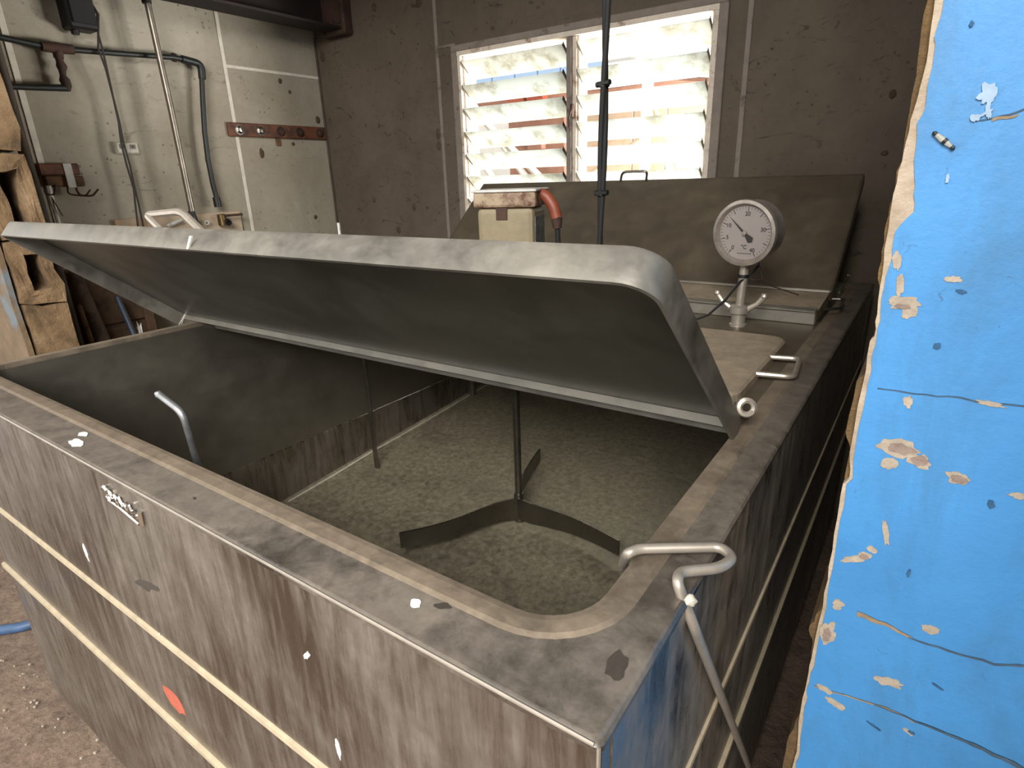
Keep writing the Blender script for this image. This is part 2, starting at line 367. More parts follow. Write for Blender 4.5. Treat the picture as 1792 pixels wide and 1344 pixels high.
# rusted beam along the left wall
bx = MB().box((-7.6, 1.7, 2.0), (-7.57, 6.5, 2.5)).box((-7.6, 1.7, 2.0), (-7.2, 6.5, 2.03)).box((-7.6, 1.7, 2.47), (-7.2, 6.5, 2.5))
bmo = struct('trim_8', bx, 'beam')
put('end_plate', MB().box((-7.62, 6.38, 1.94), (-7.14, 6.54, 2.56), .02), 'rust', bmo)
for k in range(3): put('bolt', MB().lathe([(.03, 0), (.03, .03), (.018, .035), (0, .035)], (-7.5+.14*k, 6.38, 2.1), (0, -1, 0), 6, False), 'rust', bmo)

# window: cream frame, two bays of louvres
win = struct('window_1', MB().box((WH[0], YB-.02, WH[3]-.05), (WH[1], YB+.3, WH[3]+.0)).box((WH[0], YB-.02, WH[2]), (WH[1], YB+.34, WH[2]+.06)), 'frame')
put('jamb', MB().box((WH[0], YB-.02, WH[2]+.06), (WH[0]+.05, YB+.3, WH[3]-.05), .006), 'frame', win)
put('jamb', MB().box((WH[1]-.05, YB-.02, WH[2]+.06), (WH[1], YB+.3, WH[3]-.05), .006), 'frame', win)
put('mullion', MB().box((-3.72, YB-.015, WH[2]+.06), (-3.655, YB+.28, WH[3]-.05), .006), 'architrave', win)
put('mullion', MB().box((-3.655, YB+.01, WH[2]+.06), (-3.60, YB+.28, WH[3]-.05), .006), 'frame', win)
for n_, a, b in (('architrave', (WH[0]-.09, YB-.03, WH[3]), (WH[1]+.09, YB, WH[3]+.075)), ('architrave', (WH[0]-.09, YB-.03, WH[2]-.1), (WH[0], YB, WH[3])), ('architrave', (WH[1], YB-.03, WH[2]-.1), (WH[1]+.09, YB, WH[3])), ('sill', (WH[0]-.12, YB-.1, WH[2]-.05), (WH[1]+.12, YB-.02, WH[2]))):
    put(n_, MB().box(a, b, .008), 'architrave', win)
for (xa, xb) in ((WH[0]+.05, -3.72), (-3.60, WH[1]-.05)):
    for xs in (xa, xb-.025): put('louvre_track', MB().box((xs, YB+.03, WH[2]+.06), (xs+.025, YB+.22, WH[3]-.05), .004), 'frame', win)
    for k in range(8):
        zt = 1.375-.2735*k
        if zt < -.5: break
        th = .012
        prof = [(YB-.035, zt), (YB-.028, zt+th), (YB+.185, zt-.185+th), (YB+.178, zt-.185)]
        rr = random.uniform(-.008, .008)
        bl = MB().prism([(xa+.03, y, z+rr) for y, z in prof], (xb-xa-.06, 0, 0))
        put('louvre_blade', bl, 'louvre', win)
        cl = MB()
        for xs in (xa+.028, xb-.034): cl.prism([(xs, YB-.05, zt-.01), (xs, YB-.03, zt+.03), (xs, YB+.10, zt-.08), (xs, YB+.09, zt-.12)], (.006, 0, 0))
        put('louvre_clip', cl, 'dullsteel', win)
put('latch', MB().box((-3.66, YB-.05, .62), (-3.62, YB-.0, .76), .01).tube([(-3.64, YB-.04, .7), (-3.64, YB-.10, .6), (-3.63, YB-.1, .5)], .012, 6), 'rust', win)

# ------------------------------------------------------------------ broken block wall: blue right part, stub on the left
def wpoly(pts, y, zlo=-ZF-.05, ztop=3.4, xr=4.5, top_dx=0):
    e = [on('y', YFW, px_, py_) for px_, py_ in pts]; e = [Vector((p.x, y, p.z)) for p in e]
    e = [Vector((e[0].x, y, ztop))]+e+[Vector((e[-1].x, y, zlo)), Vector((xr, y, zlo)), Vector((xr, y, ztop))]; return e
def jag(pts, amp, n=3):
    out = []
    for a, b in zip(pts, pts[1:]):
        for i in range(n):
            t_ = i/n; x = a[0]+(b[0]-a[0])*t_; y = a[1]+(b[1]-a[1])*t_
            out.append((x+(random.uniform(-amp, amp) if i else 0), y))
    return out+[pts[-1]]
paint = [(1652, 0), (1635, 65), (1637, 80), (1620, 185), (1605, 215), (1600, 280), (1602, 325), (1600, 370), (1567, 405), (1562, 450), (1548, 500), (1541, 560), (1533, 600), (1519, 672), (1496, 792), (1493, 837), (1481, 850), (1471, 907), (1458, 992), (1447, 1062), (1427, 1152), (1417, 1192), (1408, 1237), (1400, 1317), (1393, 1344)]
plast = [(1636, 0), (1627, 65), (1616, 130), (1600, 190), (1585, 250), (1572, 300), (1560, 360), (1552, 415), (1544, 480), (1535, 550), (1530, 590), (1522, 598), (1510, 672), (1487, 792), (1486, 837), (1475, 847), (1465, 907), (1450, 992), (1440, 1062), (1420, 1152), (1412, 1192), (1402, 1237), (1394, 1317), (1386, 1344)]
core = [(1622, 0), (1610, 65), (1595, 165), (1580, 260), (1566, 320), (1553, 380), (1546, 425), (1536, 475), (1538, 520), (1530, 580), (1512, 660), (1497, 672), (1478, 762), (1486, 790), (1474, 860), (1464, 950), (1450, 1000), (1436, 1070), (1424, 1088), (1413, 1110), (1420, 1135), (1417, 1180), (1405, 1240), (1390, 1270), (1374, 1310), (1368, 1344)]
wf = struct('wall_front_right', MB().prism(wpoly(jag(core, 3), 1.622), (0, .33, 0)), 'core')
put('plaster', MB().prism(wpoly(jag(plast, 2), 1.602), (0, .02, 0)), 'plaster', wf)
put('paint_skin', MB().prism(wpoly(jag(paint, 2.5), 1.597), (0, .005, 0)), 'blue', wf)
YP = 1.597
def blob(x, y, rx, ry, seed, mat, name, dy=.002, n=24, rot=0):
    dy += seed*.00002; c = on('y', YP, x, y); rnd = random.Random(seed); ph = rnd.uniform(0, 9)
    sc = 1.6/FPX*1.12
    pts = []
    for k in range(n):
        a = 2*math.pi*k/n; q = 1+.5*mnoise.noise(Vector((math.cos(a)*1.8+ph, math.sin(a)*1.8, seed)))+.3*mnoise.noise(Vector((math.cos(a)*4+ph, math.sin(a)*4, seed)))
        px_, pz = rx*q*math.cos(a), ry*q*math.sin(a); cr, sr = math.cos(rot), math.sin(rot)
        pts.append((c.x+(px_*cr-pz*sr)*sc, YP-dy, c.z+(px_*sr+pz*cr)*sc))
    return put(name, MB().prism(pts, (0, dy, 0)), mat, wf)
for i, (x, y, rx, ry, rot) in enumerate(((1573, 785, 24, 13, 0), (1556, 811, 11, 8, .3), (1609, 806, 14, 10, -.3), (1677, 837, 13, 9, 0), (1582, 530, 18, 8, -.1), (1590, 545, 10, 9, 0), (1668, 488, 9, 4, 0), (1493, 978, 20, 5, .5), (1512, 972, 10, 6, 0), (1526, 961, 7, 5, 0), (1628, 1101, 9, 7, 0), (1553, 1192, 20, 8, .1), (1462, 1231, 15, 6, -.3), (1449, 1108, 12, 22, 0), (1590, 1280, 9, 4, -.4), (1442, 1205, 12, 6, -.3), (1466, 1058, 7, 10, 0), (1570, 455, 5, 12, .2), (1575, 500, 4, 16, .1), (1590, 702, 5, 9, 0), (1733, 706, 14, 3, -.1), (1785, 868, 10, 4, 0), (1550, 930, 4, 20, .25))):
    blob(x, y, rx, ry, i+1, M['chip'], 'paint_chip', rot=rot)
for i, (x, y, rx, ry) in enumerate(((1576, 785, 17, 7), (1610, 806, 9, 7), (1678, 838, 9, 6), (1512, 973, 6, 4), (1580, 536, 8, 3), (1447, 1110, 6, 12))):
    blob(x, y, rx, ry, i+61, M['chip_core'], 'deep_chip', .003)
for i, (x, y, rx, ry, rot) in enumerate(((1729, 164, 8, 11, 0), (1729, 186, 2.2, 10, 0), (1725, 198, 7, 1.6, .55), (1731, 200, 2, 5, .2), (1707, 206, 5, 4, 0), (1658, 312, 2, 5, 0))):
    blob(x, y, rx, ry, i+81, M['chip_white'], 'scratch', .003, rot=rot)
for i, (x, y, rx, ry, rot) in enumerate(((1590, 1002, 3, 9, -.1), (1683, 510, 7, 3, -.2), (1734, 882, 5, 8, .3), (1640, 605, 6, 5, .7), (1595, 1281, 6, 3, -.3), (1700, 42, 3, 4, 0), (1640, 1200, 12, 2, -.4), (1530, 1270, 14, 2, -.35))):
    blob(x, y, rx*.7, ry*.7, i+101, M['dirtspot'], 'dirt_spot', .0025, rot=rot)
def ribbon(pts, ws, mat, name, dy, parent):
    P = [on('y', YP, x, y) for x, y in jag(pts, 0, 4)]; P = [Vector((p.x, YP-dy, p.z+.006*mnoise.noise(Vector((p.x*30, 0, p.z*9))))) for p in P]; n = len(P); up_, lo = [], []
    for i, p in enumerate(P):
        w = ws[0]+(ws[1]-ws[0])*i/(n-1); w *= 1+.5*mnoise.noise(Vector((p.x*60, 1, 0)))
        up_.append(p+Vector((0, 0, w))); lo.append(p-Vector((0, 0, w)))
    mb = MB(); mb.add(up_+lo, [(i, i+1, n+i+1, n+i) for i in range(n-1)])
    mb.add([p+Vector((0, dy, 0)) for p in up_]+[p+Vector((0, dy, 0)) for p in lo], [(i, i+1, n+i+1, n+i) for i in range(n-1)])
    return put(name, mb, mat, parent)
ribbon([(1536, 678), (1600, 690), (1680, 697), (1792, 713), (1850, 720)], (.0012, .002), M['crack'], 'crack', .0016, wf)
ribbon([(1500, 1073), (1550, 1093), (1595, 1116)], (.008, .003), M['crack_tan'], 'crack', .0017, wf)
ribbon([(1590, 1115), (1660, 1138), (1740, 1162), (1792, 1165), (1850, 1170)], (.002, .004), M['crack'], 'crack', .0018, wf)
ribbon([(1424, 1200), (1480, 1217), (1550, 1238), (1600, 1262)], (.0015, .003), M['crack_tan'], 'crack', .0016, wf)
ribbon([(1530, 1232), (1600, 1260), (1660, 1285), (1720, 1310), (1792, 1346), (1840, 1368)], (.0015, .008), M['crack'], 'crack', .002, wf)
ribbon([(1700, 208), (1740, 208), (1792, 192), (1850, 180)], (.001, .0025), M['crack'], 'crack', .0016, wf)
ribbon([(1736, 211), (1770, 204), (1782, 201)], (.003, .002), M['crack_tan'], 'crack', .0019, wf)
# left stub of the same wall, made of hollow blocks
ws = struct('wall_front_left', MB().box((-13, 1.62, -ZF-.1), (-6.62, 1.93, 3.4)), 'core')
def bblock(z0, z1, xa=-6.6, xb=-6.0, hole=True, seed=0):
    bm = bmesh.new(); bmesh.ops.create_cube(bm, size=1)
    for v in bm.verts: v.co = Vector(((xa+xb)/2+v.co.x*(xb-xa), 1.775+v.co.y*.31, (z0+z1)/2+v.co.z*(z1-z0-.02)))
    f = max(bm.faces, key=lambda f: f.calc_center_median().x)
    if hole:
        bmesh.ops.inset_region(bm, faces=[f], thickness=.085, depth=0)
        c = f.calc_center_median()
        for v in f.verts: v.co.y = c.y+.01+(v.co.y-c.y)*.62; v.co.z = c.z+(v.co.z-c.z)*.72
        r = bmesh.ops.extrude_face_region(bm, geom=[f]); 
        for v in [g for g in r['geom'] if isinstance(g, bmesh.types.BMVert)]: v.co.x -= .4
        bmesh.ops.delete(bm, geom=[f], context='FACES_ONLY')
    bmesh.ops.subdivide_edges(bm, edges=bm.edges[:], cuts=3, use_grid_fill=True)
    mb = MB().bm(bm); return mb.rough(.035, 5, seed).rough(.015, 17, seed+9)
zs = [-3.6, -2.9, -2.2, -1.55, -.88, -.36, .30, .95, 1.6, 2.3, 3.0]
for i, (a, b) in enumerate(zip(zs, zs[1:])):
    put('block', bblock(a, b, hole=i in (4, 5, 7), seed=i*7.7, xb=-6.0+random.uniform(-.03, .01)), 'block', ws)
put('render_coat', MB().prism([(-13, 1.56, -ZF), (-6.02, 1.56, -ZF), (-6.0, 1.56, -1.6), (-5.99, 1.56, -1.2), (-6.02, 1.56, -.85), (-6.0, 1.56, -.45), (-6.04, 1.56, -.1), (-6.06, 1.56, .4), (-6.0, 1.56, 1.2), (-6.05, 1.56, 3.4), (-13, 1.56, 3.4)], (0, .04, 0)), 'old_render', ws)

# ------------------------------------------------------------------ the vat
X0, X1, Y0, Y1, ZT, ZB = -4.66, -.35, .74, 6.15, -1.0, -3.35
IX0, IX1, IY0, IY1 = -4.60, -.53, .965, 5.95
vat = thing('milk_vat', 'large stainless steel milk vat with both lids propped open', 'vat', ((X0+X1)/2, (Y0+Y1)/2, -ZF))
RI = (.12, .16, .12, .12)
def ring(mb, lo, hi, zlo, zhi):
    return mb.loops([[(x, y, zlo) for x, y in lo], [(x, y, zhi) for x, y in hi]], smooth=True)
NS = 8
def ir(d=0): return rrect(IX0-d, IX1+d, IY0-d, IY1+d, [max(.01, r+d) for r in RI], NS)
def ir2(d):
    return rrect(IX0-min(d, .035), IX1+d, IY0-d, IY1+d, [max(.01, r+d) for r in RI], NS)
def orr(d=0, r=.02): return rrect(X0+d, X1-d, Y0+d, Y1-d, (r,)*4, NS)
rim = MB()
rim.loops([[(x, y, ZT-.022) for x, y in orr(-.003)], [(x, y, ZT-.01) for x, y in orr(-.003)], [(x, y, ZT-.003) for x, y in orr(.004)], [(x, y, ZT) for x, y in orr(.012)]], smooth=True)
rim.loops([[(x, y, ZT) for x, y in orr(.012)], [(x, y, ZT) for x, y in ir2(.075)]])
put('rim', rim, 'rim', vat)
lip = MB(); lip.loops([[(x, y, ZT) for x, y in ir2(.082)], [(x, y, ZT+.006) for x, y in ir2(.068)], [(x, y, ZT+.004) for x, y in ir2(.025)], [(x, y, ZT) for x, y in ir(.004)], [(x, y, ZT-.05) for x, y in ir(0)]])
put('rim_lip', lip, 'lip', vat)
tank = MB(); tank.loops([[(x, y, -1.03) for x, y in ir(0)], [(x, y, -1.9) for x, y in ir(0)], [(x, y, -2.83+.065*(y-2.78)+.06) for x, y in ir(0)]], smooth=True)
put('tank_wall', tank, 'inner', vat)
tf = MB(); FZ = lambda y: -2.83+.065*(y-2.78)
tf.loops([[(x, y, FZ(y)+.06*(1-math.sin(a_))) for x, y in ir(-.06*(1-math.cos(a_)))] for a_ in [math.pi/2*k/5 for k in range(6)]], close_last=True, smooth=True)
put('tank_floor', tf, 'tank_floor', vat)
sw = MB().tube([on('x', IX0+.035, x, y)+Vector((0, 0, .012)) for x, y in ((505, 880), (585, 833), (650, 793), (700, 765))], .010, 6); put('weld_line', sw, 'weld', vat)
sw = MB().tube([on('x', IX0+.035, x, y)+Vector((0, 0, .012)) for x, y in ((700, 765), (780, 718), (860, 670))], .006, 6); put('weld_line', sw, 'weld', vat)
# outer skins in three tiers with tan seams
tiers = [(ZT-.01, -1.72), (-1.75, -2.28), (-2.31, ZB)]
e = .0
for k, (zt, zb) in enumerate(tiers):
    b = .008*k
    put('front_panel', MB().box((X0+b, Y0+b, zb), (X1-b, Y0+b+.05, zt), .008), 'panel', vat)
    put('side_panel', MB().box((X1-b-.05, Y0+b+.05, zb), (X1-b, Y1-b, zt), .006), 'side', vat)
    put('side_panel', MB().box((X0+b, Y0+b+.05, zb), (X0+b+.05, Y1-b, zt), .006), 'panel', vat)
    put('back_panel', MB().box((X0+b+.05, Y1-b-.05, zb), (X1-b-.05, Y1-b, zt), .006), 'panel', vat)
for zt in (-1.72, -2.28):
    s_ = MB(); lo = orr(.012, .02); md = orr(-.008, .02)
    s_.loops([[(x, y, zt-.035) for x, y in lo], [(x, y, zt-.028) for x, y in md], [(x, y, zt-.003) for x, y in md], [(x, y, zt+.004) for x, y in lo]])
    put('seam_strip', s_, 'sealant', vat)
put('base_plate', MB().box((X0+.06, Y0+.06, ZB), (X1-.06, Y1-.06, ZB+.03)), 'dullsteel', vat)
for fx in (X0+.3, X1-.3):
    for fy in (Y0+.3, (Y0+Y1)/2, Y1-.3):
        put('foot', MB().lathe([(.07, -ZF), (.07, -ZF+.03), (.04, -ZF+.05), (.04, ZB)], (fx, fy, 0), (0, 0, 1), 12), 'dullsteel', vat)
put('edge_highlight', MB().tube([(X0+.02, Y0-.002, ZT-.004), (X1-.012, Y0-.002, ZT-.004)], .0045, 6).tube([(X1-.004, Y0+.002, ZT-.012), (X1-.004, Y0+.002, -1.70)], .0045, 6), 'rod', vat)  # thin bright tubes added to draw the highlight along the edges
# bridge across the middle
BX0, BX1 = IX0-.03, IX1+.02
put('bridge_fascia', MB().box((BX0+.02, 2.42, -1.075), (IX1-.0, 2.445, -.985), .004).box((BX0+.02, 2.40, -.99), (IX1-.0, 2.46, -.978), .004), 'lid_rim', vat)
put('bridge_deck', MB().box((BX0, 2.446, -1.03), (BX1, 4.40, -1.0), .006), 'rear_lid', vat)
cov = MB(); cl_ = lambda d, z: [(x, y, z) for x, y in rrect(-4.5+d, -.6-d, 2.56+d, 3.72-d, (.1-d*.5,)*4, 5)]
cov.loops([cl_(0, -1.0), cl_(0, -.965), cl_(.012, -.953), cl_(.03, -.95)], close_last=True)
put('middle_cover', cov, 'cover', vat)
put('rear_hinge_rail', MB().box((BX0+.05, 4.28, -1.0), (-.545, 4.31, -.905), .006).box((BX0+.05, 4.26, -.915), (-.545, 4.36, -.9), .005), 'lid_rim', vat)
put('rear_deck', MB().prism([(BX0+.05, 4.36, -.93), (BX0+.05, 4.86, -.885), (BX0+.05, 4.86, -.99), (BX0+.05, 4.36, -1.0)], (-.55-BX0-.05, 0, 0)), 'cover', vat)
def handle(parent, pts, r=.016, rad=.05, name='handle', mat='rod'):
    return put(name, MB().tube(smooth_path(pts, rad, 6), r, 8), mat, parent)
z_h = -.965
handle(vat, [on('z', z_h, 1362, 627)+Vector((-.06, 0, 0)), on('z', z_h, 1400, 628), on('z', z_h, 1390, 660), on('z', z_h, 1338, 656)+Vector((-.04, 0, 0))], .014, .05, 'cover_handle')
handle(vat, [on('z', -.94, 1450, 523), on('z', -.94, 1477, 524), on('z', -.94, 1470, 540), on('z', -.94, 1438, 541)], .011, .04, 'cover_handle', 'dullsteel')
put('wing_screw', MB().tube([on('x', -.47, 1469, 512), on('x', -.47, 1486, 485)], .007, 6).lathe([(0, 0), (.018, .005), (.012, .02), (0, .022)], on('x', -.47, 1487, 484), (0, -.2, 1), 8), 'dullsteel', vat)
# lids
def lid_map(h, th, sgn):
    c, s_ = math.cos(th), math.sin(th)
    return lambda x, v, w: (x, h[0]+sgn*v*c*-1 + w*s_*(1 if sgn > 0 else -1), h[1]+v*s_+w*c)
def make_lid(name, mp, x0, x1, L, rad, deep, skin_m, rim_m, hlip=.03, radl=None):
    n = 7; r4 = (.03, .03, rad, rad if radl is None else radl)
    def lp(d, w): return [mp(x, v, max(w, -hlip) if v < .06 and x0+.02 < x < x1-.02 else w) for x, v in rrect(x0+d, x1-d, d, L-d, [max(.008, r-d*.8) for r in r4], n)]
    sk = MB(); sk.loops([lp(.013, -.012), lp(.013, -.004), lp(.02, 0.0)], close_first=True, close_last=True)
    lid = put(name, sk, skin_m, vat)
    fl = MB(); fl.loops([lp(.013, -.014), lp(.013, -deep), lp(0, -deep), lp(0, -.02), lp(.004, -.006), lp(.013, -.001), lp(.02, .0015)], smooth=False)
    for i in range(len(fl.sm)): fl.sm[i] = True
    put('lid_flange', fl, rim_m, lid)
    return lid
FH = (2.32, -.955); FL = 1.25; FT = math.radians(39.5)
mf = lid_map(FH, FT, 1)
fl_ = make_lid('front_lid', mf, -4.80, -.505, FL, .10, .11, 'lid_in', 'lid_rim', .05, .05)
hp = [on('y', 1.37, 284, 404), on('y', 1.43, 256, 376), on('y', 1.43, 318, 370), on('y', 1.37, 356, 407)]
handle(fl_, hp, .017, .06, 'lid_handle')
put('scratch', MB().prism([on('y', 1.285, 331, 413), on('y', 1.285, 335, 414), on('y', 1.285, 329, 436), on('y', 1.285, 326, 436)], (0, .008, 0)), 'white_blot', fl_)
eye = MB()
for k in range(13):
    pass
def torus(c, R, r, ax, n=16, m=6):
    q = Vector((0, 0, 1)).rotation_difference(Vector(ax).normalized()); c = Vector(c)
    mb = MB(); pts = [c+q @ Vector((R*math.cos(2*math.pi*i/n), R*math.sin(2*math.pi*i/n), 0)) for i in range(n+1)]
    return mb.tube(pts, r, m, False)
put('hinge_eye', torus(on('x', -.490, 1306, 713), .029, .0125, (.45, -.85, .25)), 'rod', vat)
put('hinge_eye', torus((-4.45, 2.36, -.96), .032, .012, (1, 0, .15)), 'whitemetal', vat)
put('hinge_tab', MB().prism([(-.53, 2.33, -1.0), (-.53, 2.33, -.93), (-.53, 2.42, -.9), (-.53, 2.52, -.96), (-.53, 2.52, -1.0)], (.012, 0, 0)), 'lid_rim', vat)
put('hinge_pin', MB().tube([(BX0+.03, 2.36, -.955), (-.5, 2.36, -.955)], .014, 8), 'dullsteel', vat)
RH = (4.86, -.88); RLEN = 1.28; RTH = math.radians(39.5)
mr = lid_map(RH, RTH, -1)
rl = make_lid('rear_lid', mr, -4.45, -.53, RLEN, .015, .10, 'rear_lid', 'rear_lid')
pa = on('y', RH[0]+RLEN*math.cos(RTH), 1088, 311).x; pb = on('y', RH[0]+RLEN*math.cos(RTH), 1138, 308).x
handle(rl, [mr(pa, RLEN-.03, 0), mr(pa+.04, RLEN-.015, .105), mr(pb-.0, RLEN-.015, .105), mr(pb-.03, RLEN-.03, 0)], .013, .05, 'lid_handle', 'dullsteel')
vp = on('y', 3.3, 592, 390)
put('vent_pin', MB().tube([(vp.x, vp.y, -.955), vp], .012, 8), 'whitemetal', vat)
put('inlet_pipe', MB().tube([on('y', 4.25, 826, 690)+Vector((0, 0, .95)), on('y', 4.25, 828, 690)], .034, 10).tube([on('y', 4.25, 826, 690)+Vector((-.01, 0, .2)), on('y', 4.25, 826, 690)+Vector((-.01, 0, .16))], .04, 10), 'dullsteel', vat)
# chrome script badge and marks on the front panel
YF = Y0
def fp(x, y, d=0):
    p = on('y', YF, x, y); p.y += (0 if p.z > -1.73 else .008 if p.z > -2.29 else .016)-d; return p
bd = MB()
a, b = (186, 858), (256, 912)
def bp(t_, up_): 
    x = a[0]+(b[0]-a[0])*t_; y = a[1]+(b[1]-a[1])*t_
    return fp(x-up_*.18, y-up_, .008)
scr = []
for i in range(120):
    t_ = i/119; ph = t_*2*math.pi*7
    scr.append(bp(t_*.86+.012*math.sin(ph*2)-.02*math.cos(ph), 3+5.5*math.sin(ph)*(1+.5*math.sin(t_*19))))
bd.tube(scr, .006, 5)
bd.tube([bp(-.03, 4), bp(.03, 9), bp(.10, 8), bp(.08, -3), bp(.15, -6)], .009, 5)
bd.tube([bp(.93, 14), bp(.945, -8)], .010, 5); bd.tube([bp(.10, -10), bp(.4, -9), bp(.85, -12)], .006, 5)
put('badge', bd, 'chrome', vat)
def splat(pts3, mat, name='stain', thick=(0, 0, .0012)): return put(name, MB().prism(pts3, thick), mat, vat)
def zblob(x, y, rx, ry, seed, mat, name):
    P = []
    for k in range(14):
        an = 2*math.pi*k/14; q = 1+.45*mnoise.noise(Vector((math.cos(an)*1.4+seed, math.sin(an)*1.4, 0))); p = on('z', ZT+.001, x+rx*q*math.cos(an), y+ry*q*math.sin(an)); P.append(p)
    return splat(P, mat, name)
zblob(727, 1056, 11, 8, 3, 'white_blot', 'dropping'); zblob(775, 1061, 14, 6, 5, 'dark_blot', 'stain'); zblob(1079, 1166, 19, 24, 8, 'dark_blot', 'stain')
zblob(134, 776, 13, 7, 11, 'white_blot', 'dropping'); zblob(146, 760, 9, 4, 14, 'white_blot', 'dropping'); zblob(340, 872, 3, 2, 17, 'dark_blot', 'stain')
def fblob(x, y, rx, ry, seed, mat, name, rot=0):
    P = []
    for k in range(14):
        an = 2*math.pi*k/14; q = 1+.55*mnoise.noise(Vector((math.cos(an)*2.2+seed, math.sin(an)*2.2, 0))); u_, v_ = rx*q*math.cos(an), ry*q*math.sin(an)
        P.append(fp(x+u_*math.cos(rot)-v_*math.sin(rot), y+u_*math.sin(rot)+v_*math.cos(rot), .0012))
    return splat(P, mat, name, (0, .0011, 0))
fblob(592, 1310, 3.5, 17, 2, 'white_blot', 'tape_scrap', -.25); fblob(150, 966, 2, 15, 4, 'white_blot', 'scratch', -.35)
fblob(302, 1228, 7, 32, 6, 'orange_paint', 'paint_mark', -.6); fblob(278, 1112, 2.5, 4, 9, 'white_blot', 'scratch')
fblob(258, 1025, 22, 7, 12, 'dark_blot', 'stain', .35); fblob(537, 1147, 5, 6, 19, 'white_blot', 'scratch')

# ------------------------------------------------------------------ things in and on the vat
ag = thing('agitator', 'cream painted agitator motor with rusty cap on bridge and paddle blades below', 'agitator', (-2.50, 3.583, -2.64))
rz = Matrix.Rotation(math.radians(20), 3, 'Z')
mc = Vector((-2.47, 3.56, 0))
def mbox(a, b, bev): 
    a = Vector(a); b = Vector(b); mb = MB().box(a, b, bev, None, 2)
    for i, v in enumerate(mb.v): mb.v[i] = rz @ v + mc
    return mb
put('motor_housing', mbox((-.2, -.185, -.95), (.2, .185, -.20), .035), 'cream', ag)
put('motor_cap', mbox((-.22, -.2, -.20), (.22, .2, -.095), .02), 'cream_rust', ag)
put('drip_lip', mbox((-.228, -.21, -.1), (.228, .21, -.082), .008), 'whitemetal', ag)
put('mounting_flange', mbox((-.28, -.25, -.995), (.28, .25, -.94), .01), 'dullsteel', ag)
put('sticker', mbox((.201, -.15, -.80), (.206, .15, -.26), .001), 'sticker', ag)
put('rust_patch', mbox((-.06, -.191, -.28), (.02, -.184, -.20), .002), 'rust', ag)
pl = [rz @ Vector((.18, -.02, -.12))+mc, rz @ Vector((.25, -.03, -.125))+mc, rz @ Vector((.31, -.04, -.20))+mc, rz @ Vector((.33, -.04, -.28))+mc]
pg = put('plug', MB().tube(smooth_path(pl, .09, 6), [.042]*14+[.036]*2 if False else .04, 12), 'orange', ag)
put('plug_collar', MB().tube([pl[3], pl[3]+Vector((.006, 0, -.07))], [.04, .03], 12), 'rust', ag)
put('power_cord', MB().tube([pl[3]+Vector((.006, 0, -.06)), pl[3]+Vector((.02, 0, -.3)), pl[3]+Vector((.03, .0, -.45)), (pl[3].x+.06, pl[3].y+.15, -.98)], .019, 8), 'blackgloss', ag)
put('shaft', MB().tube([(-2.50, 3.583, -1.0), (-2.50, 3.583, -2.51)], .030, 12), 'dullsteel', ag)
hubz = (-2.51, -2.775)
put('hub', MB().tube([(-2.50, 3.583, hubz[0]), (-2.50, 3.583, hubz[1])], .042, 14), 'dullsteel', ag)
def blade(ptop, pbot):
    """curved flat paddle from hub to tip given pixel outlines of the upper and lower edge, tip swept down"""
    mb = MB(); vs = []; n = len(ptop); off = Vector((0, 0, 0))
    T = [Vector(p) for p in ptop]; B = [Vector(p) for p in pbot]
    nrm = (T[-1]-T[0]).cross(Vector((0, 0, 1))).normalized()*.008
    vs = [p+nrm for p in T]+[p+nrm for p in B]+[p-nrm for p in T]+[p-nrm for p in B]
    fs = []
    for i in range(n-1):
        fs += [(i, i+1, n+i+1, n+i), (2*n+i+1, 2*n+i, 3*n+i, 3*n+i+1), (i+1, i, 2*n+i, 2*n+i+1), (n+i, n+i+1, 3*n+i+1, 3*n+i)]
    fs += [(0, n, 3*n, 2*n), (n-1, 2*n-1, 4*n-1, 3*n-1)]
    mb.add(vs, fs, False); return mb
for pts_, h0, h1 in (([(-2.35, 3.35), (-2.44, 3.25), (-2.5, 3.12), (-2.59, 2.88), (-2.71, 2.69), (-2.84, 2.53)], .2, .135),
                   ([(-2.35, 3.35), (-2.23, 3.345), (-2.07, 3.36), (-1.88, 3.37), (-1.66, 3.34), (-1.45, 3.29)], .2, .13),
                   ([(-2.37, 3.42), (-2.53, 3.66), (-2.62, 3.93), (-2.71, 4.25)], .17, .13)):
    P_ = smooth_path([(x*1.06, y*1.06, 0) for x, y in pts_], .2, 4); n_ = len(P_)
    hh = [h0+(h1-h0)*i/(n_-1) for i in range(n_)]
    put('blade', blade([(p.x, p.y, -2.64+h/2) for p, h in zip(P_, hh)], [(p.x, p.y, -2.64-h/2) for p, h in zip(P_, hh)]), 'blade', ag)

th = thing('thermometer', 'round steel dial thermometer on a stem beside the middle cover', 'thermometer', (-.98, 4.05, -1.0))
gc = on('y', 3.99, 1303, 408); gn = Vector((-.2, -.975, -.04)).normalized(); gr = .198
put('socket', MB().lathe([(.055, -1.0), (.055, -.985), (.046, -.98), (.046, -.915), (.062, -.91), (.062, -.87), (.04, -.855)], (-.98, 4.05, 0), (0, 0, 1), 18), 'rod', th)
for sx in (-1, 1):
    put('clamp_wing', MB().tube([(-.98+sx*.05, 4.05, -.885), (-.98+sx*.11, 4.05, -.845), (-.98+sx*.145, 4.05, -.80)], [.02, .016, .02], 8).lathe([(0, -.024), (.018, -.016), (.024, 0), (.018, .016), (0, .024)], (-.98+sx*.15, 4.05, -.79), (0, 0, 1), 10), 'rod', th)
put('stem', MB().tube([(-.98, 4.05, -.88), (-.972, 4.06, -.56)], .03, 12).tube([(-.972, 4.06, -.60), (gc.x+.02, 4.08, gc.z-gr+.02)], .036, 12), 'rod', th)
put('stem_tie', MB().tube([(-.976, 4.055, -.675), (-.976, 4.055, -.655)], .037, 12), 'black', th)
